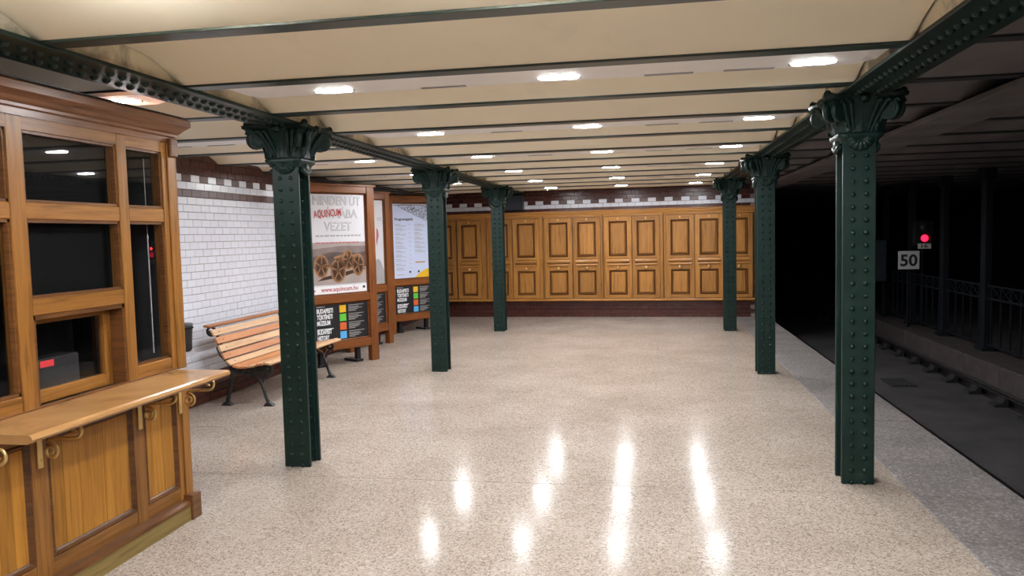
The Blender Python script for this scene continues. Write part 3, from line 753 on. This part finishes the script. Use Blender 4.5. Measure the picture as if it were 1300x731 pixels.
# ------------------------------------------------------------------ poster boards
def poster_board(label, loc, rz, kind):
    b = thing('poster_board', label, 'poster board', loc, rz, 'poster boards')
    # local x: 0 = left edge of the poster .. .92; y into the board
    WPO = .92; pw = .125
    for x0 in (-pw, WPO):
        MB().box(x0, x0+pw, 0, .09, 0, 2.41, c=.005).build('post', M['boardv'], b)
    for z0, z1, y0 in ((2.318, 2.405, .008), (.850, .955, .008), (.215, .325, .008)):
        MB().box(0, WPO, y0, .082, z0, z1, c=.004).build('rail', M['boardh'], b)
    MB().box(-.16, WPO+.16, -.01, .10, 2.405, 2.435, c=.006).build('cap_rail', M['boardh'], b)
    MB().box(0, WPO, .060, .078, .32, 2.32).build('backing', M['black'], b)
    for x0 in (.1, WPO-.22): MB().box(x0, x0+.12, .07, .36, 0, .035, c=.005).box(x0+.03, x0+.09, .09, .15, .0, .25).build('foot', M['black'], b)
    # thin bead around the poster
    mb = MB(); mb.rim(0, WPO, .955, 2.318, .040, .026, .022); mb.build('bead', M['boardh'], b)
    mb = MB(); mb.rim(0, WPO, .325, .850, .040, .026, .020); mb.build('bead', M['boardh'], b)
    # museum panel
    pn = MB().box(.012, WPO-.012, .044, .050, .335, .842).build('info_panel', M['black'], b); Y = .0432
    ls = ['BUDAPESTI', 'TÖRTÉNETI', 'MÚZEUM', 'BUDAPEST', 'HISTORY', 'MUSEUM']
    wds = [.255, .245, .205, .225, .185, .205]
    for i, s_ in enumerate(ls):
        z = .725-.080*i-(.038 if i > 2 else 0)
        text('lettering', s_, .083, M['white'], pn, (.07, Y, z), wds[i], .0032)
    MB().box(.07, .325, Y-.001, Y, .506, .516).box(.07, .20, Y-.001, Y, .806, .812).box(.024, .029, Y-.001, Y, .66, .78).build('rule', M['white'], pn)
    for i, mt in enumerate(('yellow', 'gprint', 'oprint', 'blue')):
        z = .712-.118*i
        MB().box(.43, .535, Y-.001, Y, z, z+.098).build('colour_square', M[mt], pn)
        mb = MB(); mb.box(.575, .83, Y-.001, Y, z+.086, z+.094)
        for q, ln in enumerate((.20, .23, .17, .13)): mb.box(.575, .575+ln*random.uniform(.8, 1), Y-.001, Y, z+.062-.018*q, z+.070-.018*q)
        mb.build('small_print', M['lgrey'], pn)
    ps = MB().box(.012, WPO-.012, .044, .050, .968, 2.306).build('poster', M['bpaper' if kind == 2 else 'paper'], b)
    Y = .0432
    def qd(name, mt, pts, d=.0008, yy=Y):
        return MB().prism(pts, 'y', yy-d, yy).build(name, M[mt], ps)
    if kind == 0:
        for s_, z, cx_, wd in (('MINDEN ÚT', 2.155, .455, .76), ('RÓMÁBA', 1.985, .47, .62), ('VEZET', 1.815, .455, .44)):
            text('outline_lettering', s_, .165, M['lgrey'], ps, (cx_, Y-.001, z), wd, align='CENTER', outline=.0022)
        o = text('red_lettering', 'AQUINCUM', .135, M['red'], ps, (.085, Y-.003, 1.985), .43, .0015, rot=(PI/2, R(-4), 0))
        mb = MB(); x = .10
        while x < .80: wq = random.uniform(.03, .08); mb.box(x, x+wq, Y-.001, Y, 1.735, 1.757); x += wq+.014
        mb.build('small_print', M['lgrey'], ps)
        qd('picture_haze', 'smoke2', [(.012, 1.44), (.908, 1.44), (.908, 1.66), (.012, 1.66)], .0006)
        mb = MB(); x = .10
        while x < .80: wq = random.uniform(.03, .08); mb.box(x, x+wq, Y-.0016, Y, 1.645, 1.662); x += wq+.012
        mb.build('small_print', M['pink'], ps)
        qd('picture_dusk', 'smoke3', [(.012, 1.40), (.908, 1.40), (.908, 1.60), (.5, 1.61), (.012, 1.57)], .0008)
        qd('picture_sky', 'smoke', [(.012, 1.30), (.908, 1.30), (.908, 1.53), (.75, 1.51), (.3, 1.53), (.012, 1.46)], .0010)
        qd('picture_ground', 'smoke2', [(.012, 1.095), (.908, 1.095), (.908, 1.32), (.7, 1.30), (.4, 1.34), (.012, 1.32)], .0014)
        qd('picture_shadow', 'bronzed', [(.10, 1.15), (.5, 1.19), (.88, 1.28), (.86, 1.31), (.5, 1.25), (.2, 1.20)], .0016)
        def wheel(cx_, cz, rx, rz_, tilt):
            mb = MB(); n = 20
            for a0, fr, mi in ((0, 1.0, 1), (1, .86, 0), (2, .70, 2), (3, .26, 0)):
                pts = [(cx_+rx*fr*math.cos(2*PI*i/n), cz+rz_*fr*math.sin(2*PI*i/n)) for i in range(n)]
                mb.prism(pts, 'y', Y-.0022-.0004*a0, Y, mi)
            for q in range(5):
                a = 2*PI*q/5+tilt
                dx, dz = math.cos(a), math.sin(a); px, pz = -dz*.007, dx*.007
                mb.prism([(cx_+px, cz+pz), (cx_+rx*.85*dx+px, cz+rz_*.85*dz+pz), (cx_+rx*.85*dx-px, cz+rz_*.85*dz-pz), (cx_-px, cz-pz)], 'y', Y-.0032, Y, 1)
            return mb
        mats = [M['bronze'], M['bronzel'], M['bronzed']]
        wheel(.17, 1.345, .115, .155, .2).build('picture_wheel', mats, ps)
        mb = MB(); mb.prism([(.22, 1.33), (.46, 1.27), (.47, 1.30), (.40, 1.35), (.24, 1.37)], 'y', Y-.0024, Y, 0)
        mb.prism([(.40, 1.44), (.62, 1.47), (.74, 1.43), (.72, 1.34), (.55, 1.31), (.42, 1.36)], 'y', Y-.0026, Y, 0)
        mb.prism([(.37, 1.46), (.56, 1.51), (.72, 1.48), (.74, 1.455), (.58, 1.475), (.38, 1.44)], 'y', Y-.0030, Y, 1)
        mb.prism([(.20, 1.325), (.44, 1.29), (.44, 1.305), (.21, 1.345)], 'y', Y-.0030, Y, 1)
        mb.build('picture_cart', mats, ps)
        wheel(.60, 1.42, .090, .140, .5).build('picture_wheel', mats, ps)
        wheel(.765, 1.345, .100, .155, .0).build('picture_wheel', mats, ps)
        wheel(.435, 1.275, .125, .160, .35).build('picture_wheel', mats, ps)
        qd('white_band', 'white', [(.012, .968), (.908, .968), (.908, 1.075), (.012, 1.075)], .0018)
        text('web_address', 'www.aquincum.hu', .085, M['pink'], ps, (.15, Y-.002, 1.005), .60, .002)
        qd('emblem', 'darkp', [(.83, 1.03), (.85, 1.015), (.87, 1.03), (.87, 1.055), (.83, 1.055)], .0024)
        qd('emblem', 'red', [(.04, 1.02), (.065, 1.01), (.06, 1.045)], .0024)
    if kind == 1:
        qd('grey_figure', 'lgrey', [(.46, .98), (.90, .98), (.90, 1.18), (.80, 1.34), (.72, 1.38), (.62, 1.30), (.52, 1.12)], .0008)
        qd('red_figure', 'pink', [(.70, 1.66), (.71, 1.76), (.72, 1.86), (.75, 1.84), (.77, 1.80), (.775, 1.74), (.755, 1.69), (.74, 1.66), (.73, 1.58)], .0010)
        mb = MB()
        for q in range(3): mb.box(.74, .86, Y-.001, Y, 2.02-.02*q, 2.028-.02*q)
        mb.build('small_print', M['lgrey'], ps)
    if kind == 2:
        # aerial town view fading to white, built of many roof flecks
        mb = MB(); rnd = random.Random(3)
        for i in range(1100):
            x = rnd.uniform(.03, .90); z = rnd.uniform(2.0, 2.28)
            if z < 2.25-.40*max(0, x-.10) or z > 2.285-.01*x: continue
            if z > 2.235 and rnd.random() < .4: continue
            s1, s2 = rnd.uniform(.010, .024), rnd.uniform(.006, .013)
            mb.prism([(x, z), (x+s1, z+s2*.4), (x+s1*1.1, z+s2), (x+s1*.1, z+s2*.8)], 'y', Y-.001, Y, rnd.choice((0, 0, 1)))
        o = mb.build('town_picture', [M['darkp'], M['lgrey']], ps); o['kind'] = 'stuff'
        qd('distant_hills', 'lgrey', [(.02, 2.272), (.30, 2.292), (.6, 2.288), (.90, 2.28), (.90, 2.268), (.02, 2.262)], .0006)
        text('heading', 'Programajánló', .062, M['darkp'], ps, (.07, Y-.001, 2.005), .40, .0015)
        mb = MB(); am = MB()
        for cx_, n_, z0 in ((.07, 11, 1.93), (.50, 7, 1.93)):
            for q in range(n_):
                z = z0-.078*q
                mb.box(cx_, cx_+random.uniform(.10, .16), Y-.001, Y, z, z+.010)
                for e in (1, 2): mb.box(cx_, cx_+random.uniform(.16, .26), Y-.001, Y, z-.018*e, z-.018*e+.006)
                mb.box(cx_+.30, cx_+.34, Y-.001, Y, z, z+.008)
        mb.build('programme_lines', M['lgrey'], ps)
        MB().box(.50, .72, Y-.001, Y, 1.24, 1.262).box(.07, .24, Y-.001, Y, 1.035, 1.043).build('amber_rule', M['amber'], ps)
        qd('emblem', 'darkp', [(.355, 1.075), (.375, 1.055), (.395, 1.075), (.395, 1.10), (.355, 1.10)], .001); qd('emblem', 'darkp', [(.55, 1.075), (.57, 1.055), (.59, 1.075), (.59, 1.10), (.55, 1.10)], .0014)
        qd('yellow_corner', 'yellow', [(.47, .970), (.905, .970), (.905, 1.14), (.74, 1.12), (.60, 1.06)], .0008)
    return b
A1 = R(32); d1 = (math.sin(A1), math.cos(A1))
P1 = (-3.80-.945*d1[0], 10.345-.945*d1[1])
poster_board('nearest wooden poster board, with a bronze cart poster above a black museum panel', (*P1, 0), PI/2-A1, 0)
A2 = R(15); d2 = (math.sin(A2), math.cos(A2)); P2 = (-4.12-.98*d2[0], 12.08-.98*d2[1])
poster_board('middle wooden poster board, half hidden behind the nearest one', (*P2, 0), PI/2-A2, 1)
A3 = R(35); P3 = (-4.40, 13.18)
poster_board('farthest wooden poster board, with a white programme poster above a black panel', (*P3, 0), PI/2-A3, 2)
# black cables bundled on top of the boards along the wall
cb = thing('cable_bundle', 'loose black cables running above the poster boards along the wall top', 'cables', (-4.45, 9.6, 2.495))
for j in range(5):
    pts = []
    for i in range(16):
        t = i/15; pts.append((-.02+.30*t+.03*math.sin(i*1.3+j)+.02*j, .2+5.6*t, .014*math.sin(i*.9+j*2)+.008*j-.018))
    MB().tube(pts, .016, 6).build('cable', M['cable'], cb)

# ------------------------------------------------------------------ wall cupboards on the far wall
TH = math.atan(SK); cth, sth = math.cos(TH), math.sin(TH)
def onwall(s_, d, z=0): return (s_*cth+d*sth, FY+s_*sth-d*cth, z)     # d = distance out of the wall
def door(parent, x0, x1, lbl=None):
    """leaf in the cupboard's local frame, facing -y; local front of the leaf at y=-.10"""
    F = -.100
    dr = MB(); st = .090; w_ = x1-x0
    z0, z1 = .388, 2.012
    dr.box(x0, x0+st, F, -.07, z0, z1, c=.003).box(x1-st, x1, F, -.07, z0, z1, c=.003)
    for a, b in ((z0, .455), (.952, 1.040), (1.18, 1.226), (1.925, z1)):
        dr.box(x0+st, x1-st, F+.001, -.07, a, b, m=1)
    dr.box(x0+st, x1-st, -.080, -.072, .44, 1.94, m=2)  # dark backing puts groove shade into the wood colour around the panels
    d = dr.build('door', [M['doorv'], M['doorh'], M['dkmould']], parent)
    for a, b, nm in ((.455, .952, 'lower_panel'), (1.226, 1.925, 'upper_panel')):
        mb = MB(); mb.frustum(x0+st+.040, x1-st-.040, a+.040, b-.040, -.081, .016, .014); mb.build(nm, M['doorv'], d)
        mb = MB(); mb.rim(x0+st+.002, x1-st-.002, a+.002, b-.002, -.084, F-.008, .030); mb.build('panel_moulding', M['oakd'], d)
    mb = MB().prism([(F, 1.040), (F-.018, 1.040), (F-.024, 1.060), (F-.014, 1.080), (F, 1.085)], 'x', x0+st-.035, x1-st+.035)
    mb.build('ledge', M['doorh'], d)
    MB().prism([(F, 1.098), (F-.016, 1.098), (F-.030, 1.120), (F-.030, 1.135), (F-.016, 1.165), (F, 1.172)], 'x', x0+st-.040, x1-st+.040).build('ledge', M['doorh'], d)
    MB().box(x0+st-.030, x1-st+.030, F-.004, F+.002, 1.083, 1.100).box(x0+st-.030, x1-st+.030, F-.004, F+.002, 1.170, 1.180).build('shadow_bead', M['dkmould'], d)  # dark strips stand in for shadow in the gaps by the ledges
    k = MB().lathe([(.007, 0), (.007, -.012), (.024, -.020), (.030, -.032), (.021, -.044), (.003, -.044)], ((x0+x1)/2, F, 1.000), 10, axis='y'); k.build('knob', M['brass'], d)
    MB().prism([((x0+x1)/2-.012, 1.955), ((x0+x1)/2+.012, 1.955), ((x0+x1)/2+.006, 1.995), ((x0+x1)/2-.006, 1.995)], 'y', F-.003, F).build('keyhole_plate', M['brass'], d)
    hg = MB()
    for z in (.62, 1.78): hg.lathe([(.006, 0), (.006, .07)], (x1+.006, F-.002, z), 6)
    hg.build('hinge', M['oakd'], d)
    return d
def cupboard(label, s0, s1, leaves):
    c = thing('wall_cupboard', label, 'cupboard', onwall(s0, 0), TH, 'oak wall cupboards on the far wall')
    W_ = s1-s0
    mb = MB()
    MB().box(.002, W_-.002, -.075, -.005, .378, 2.03).build('carcass', M['oakd'], c)
    xs = [0]+[v-s0 for lf in leaves for v in lf]+[W_]
    for i in range(0, len(xs), 2):
        a, b = xs[i], xs[i+1]
        if b-a > .03: MB().box(a+.002, b-.002, -.092, -.06, .378, 2.03, c=.003).build('stile', M['doorv'], c)
    MB().box(.002, W_-.002, -.095, -.005, 2.022, 2.062, c=.003).build('top_rail', M['doorh'], c)
    for a, b in leaves: door(c, a-s0+.003, b-s0-.003)
    MB().box(.001, .013, -.112, -.09, .378, 2.06, c=.004).build('cover_strip', M['oakd'], c)
    return c
UN = [('leftmost oak wall cupboard, partly hidden by the second left column', -4.60, -3.303, [(-4.49, -3.955), (-3.93, -3.41)]),
      ('oak wall cupboard behind the farthest column of the left row', -3.303, -2.111, [(-3.255, -2.752), (-2.745, -2.187)]),
      ('oak wall cupboard just right of the farthest left column, below the white band', -2.111, -.897, [(-2.079, -1.508), (-1.497, -.938)]),
      ('oak wall cupboard in the middle of the far wall, third from its right end', -.897, .295, [(-.866, -.318), (-.312, .230)]),
      ('oak wall cupboard just left of the farthest right column', .295, 1.465, [(.345, .892), (.900, 1.438)]),
      ('rightmost oak wall cupboard, single door beside the dark track', 1.465, 2.012, [(1.49, 1.985)])]
for u in UN: cupboard(*u)
tr = thing('cupboard_cornice', 'continuous oak moulding running along the top of the wall cupboards', 'moulding', onwall(0, 0), TH)
MB().prism([(0, 2.062), (-.098, 2.062), (-.104, 2.085), (-.112, 2.10), (-.112, 2.118), (-.128, 2.130), (-.128, 2.150), (0, 2.158)], 'x', -4.60, 2.015).build('cornice', M['doorh'], tr)
tr = thing('cupboard_sill', 'oak sill running under the wall cupboards above brown tiles', 'sill', onwall(0, 0), TH)
MB().prism([(0, .322), (-.085, .322), (-.118, .335), (-.122, .350), (-.112, .362), (-.100, .377), (0, .377)], 'x', -4.60, 2.015).build('sill', M['doorh'], tr)
# loudspeaker and detector
sp = thing('loudspeaker', 'black box loudspeaker high on the far wall beside the left girder', 'loudspeaker', onwall(-2.70, 0), TH)
MB().box(-.205, .205, -.22, -.012, 2.19, 2.51, c=.012).build('cabinet', M['black'], sp)
MB().box(-.18, .18, -.228, -.219, 2.215, 2.485, c=.004).build('grille', M['tplate'], sp)
MB().box(-.05, .05, -.02, .0, 2.30, 2.42).build('bracket', M['black'], sp)
sd = thing('smoke_detector', 'small brown cone-shaped detector under the far ceiling', 'detector', (-1.86, BF(11)+.5, 2.66))
MB().lathe([(.10, 0), (.10, -.03), (.05, -.09), (.02, -.12)], (0, 0, 0), 14).build('housing', M['detector'], sd)
MB().lathe([(.012, -.12), (.016, -.135), (.008, -.145)], (0, 0, 0), 10).build('probe', M['white'], sd)
# dark bin on the left wall behind the booth
wb = thing('waste_bin', 'dark rounded bin on the tiled wall behind the ticket booth', 'bin', (-4.648, 6.93, .64))
mb = MB(); prof = [(.085, 0), (.10, .02), (.105, .15), (.115, .24), (.118, .27), (.10, .275)]
mb.lathe(prof, (.13, 0, 0), 16); mb.build('body', M['iron'], wb)
MB().box(.0, .06, -.04, .04, .10, .20, c=.004).build('bracket', M['iron'], wb)
MB().lathe([(.119, .225), (.123, .232), (.119, .239)], (.13, 0, 0), 16).build('rim', M['tsteel'], wb)

# ------------------------------------------------------------------ track side
tb = struct(MB().box(XE-.05, 4.57, -5, 45, -.7, -.5).build('trim_2', M['trackbed']))
kr = struct(MB().box(4.575, 8.8, -5, 45, -.7, -.215).build('trim_6', M['trackbed']))
y = 3.51
while y < 24:
    MB().box(4.56, 5.35, y+.006, y+1.275, -.5, -.203, c=.012).build('kerb_stone', M['kerb'], kr); y += 1.28
for x, lb in ((2.80, 'steel rail close below the platform edge'), (4.26, 'worn steel rail along the stone kerb across the track')):
    rl = thing('rail', lb, 'rail', (x, 0, -.5))
    MB().box(-.06, .06, -4.5, 44, 0, .012).box(-.008, .008, -4.5, 44, .012, .075).box(-.032, .032, -4.5, 44, .075, .10, c=.008).build('rail_bar', M['rail'], rl)
    mb0 = MB().prism([(-.20, 0), (-.05, 0), (-.05, .09), (-.09, .10), (-.12, .05), (-.20, .03)], 'y', -.10, .10).prism([(.05, 0), (.14, 0), (.12, .03), (.05, .08)], 'y', -.08, .08)
    cm = mb0.mesh('rail_chair', M['tunnel'])
    for i in range(24): inst('rail_chair', cm, rl, (0, 3.2+.775*i, 0))
dg = thing('drain_grate', 'black square drain grate in the track bed', 'grate', (3.43, 11.6, -.5))
mb = MB().box(-.17, .17, -.30, .30, .0, .008); mb.build('frame', M['void'], dg)
for i in range(6): MB().box(-.15+.055*i, -.125+.055*i, -.27, .27, .008, .018).build('bar', M['tunnel'], dg)
# dark posts and railing across the track
PYS = [7.68, 9.36, 11.04, 12.72, 14.40, 16.08, 17.76]
POSN = ['nearest', 'second', 'third', 'fourth', 'fifth', 'sixth', 'farthest']
for i, yy in enumerate(PYS):
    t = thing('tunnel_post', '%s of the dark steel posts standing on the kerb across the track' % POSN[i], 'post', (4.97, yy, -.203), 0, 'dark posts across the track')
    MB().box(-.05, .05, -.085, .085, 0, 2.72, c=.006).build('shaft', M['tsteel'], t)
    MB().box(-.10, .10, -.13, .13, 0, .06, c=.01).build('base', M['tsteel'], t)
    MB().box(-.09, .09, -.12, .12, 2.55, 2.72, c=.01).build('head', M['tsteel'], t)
    if i == len(PYS)-1: continue
    f = thing('railing_panel', '%s dark railing panel between the posts across the track' % POSN[i], 'railing', (4.97, yy+.84, -.203), 0, 'railing panels across the track')
    for z in (.10, .79, .98): MB().box(-.012, .012, -.74, .74, z-.015, z+.015).build('rail', M['tsteel'], f)
    for q in range(5): MB().box(-.010, .010, -.62+.31*q-.012, -.62+.31*q+.012, .07, .965).build('picket', M['tsteel'], f)
    mb = MB()
    for q in range(4):
        y0 = -.62+.31*q; mb.tube([(0, y0, .79), (0, y0+.31, .98)], .009, 5).tube([(0, y0, .98), (0, y0+.31, .79)], .009, 5)
    mb.build('cross_brace', M['tsteel'], f)
# speed sign, signal, relay cabinet
YS = 15.6
sg = thing('speed_sign', 'square white sign with black 50 on a post across the track', 'sign', (4.77, YS, -.203))
MB().tube([(0, .03, 0), (0, .03, 1.36)], .022, 8).build('post', M['tsteel'], sg)
pl = MB().box(-.185, .185, -.012, .0, 1.085, 1.425, c=.003).build('plate', M['sign'], sg)
text('lettering', '50', .30, M['darkp'], pl, (0, -.0135, 1.150), .30, .008, align='CENTER')
si = thing('track_signal', 'black track signal with a lit red lamp and number plate 16', 'signal', (5.07, YS+.1, -.203))
MB().tube([(0, .08, 0), (0, .08, 1.6)], .03, 8).build('post', M['tsteel'], si)
MB().box(-.17, .17, 0, .16, 1.53, 1.98, c=.02).build('head', M['tunnel'], si)
MB().lathe([(.075, 0), (.10, -.10), (.092, -.10), (.06, .0)], (0, 0, 1.655), 16, axis='y').build('hood', M['tunnel'], si)
MB().lathe([(.070, -.005), (.062, -.025), (.038, -.04), (.01, -.045)], (0, 0, 1.655), 16, axis='y').build('red_lens', M['lens'], si)
MB().lathe([(.07, -.005), (.05, -.02), (.01, -.025)], (0, 0, 1.86), 14, axis='y').build('upper_lens', M['tplate'], si)
pl = MB().box(-.115, .115, -.012, 0, 1.46, 1.555).build('number_plate', M['sign'], si)
text('lettering', '16', .10, M['darkp'], pl, (0, -.0135, 1.475), .11, .002, align='CENTER')
rc = thing('relay_cabinet', 'blue-grey steel cabinet on a stand beside the speed sign', 'cabinet', (4.66, 17.2, -.203))
MB().box(-.19, .19, 0, .3, .75, 1.62, c=.015).build('case', M['tplate'], rc)
MB().box(-.165, .165, -.012, .001, .79, 1.58, c=.005).build('door', M['tplate'], rc)
for sx in (-.15, .15): MB().box(sx-.02, sx+.02, .1, .16, 0, .76).build('leg', M['tsteel'], rc)
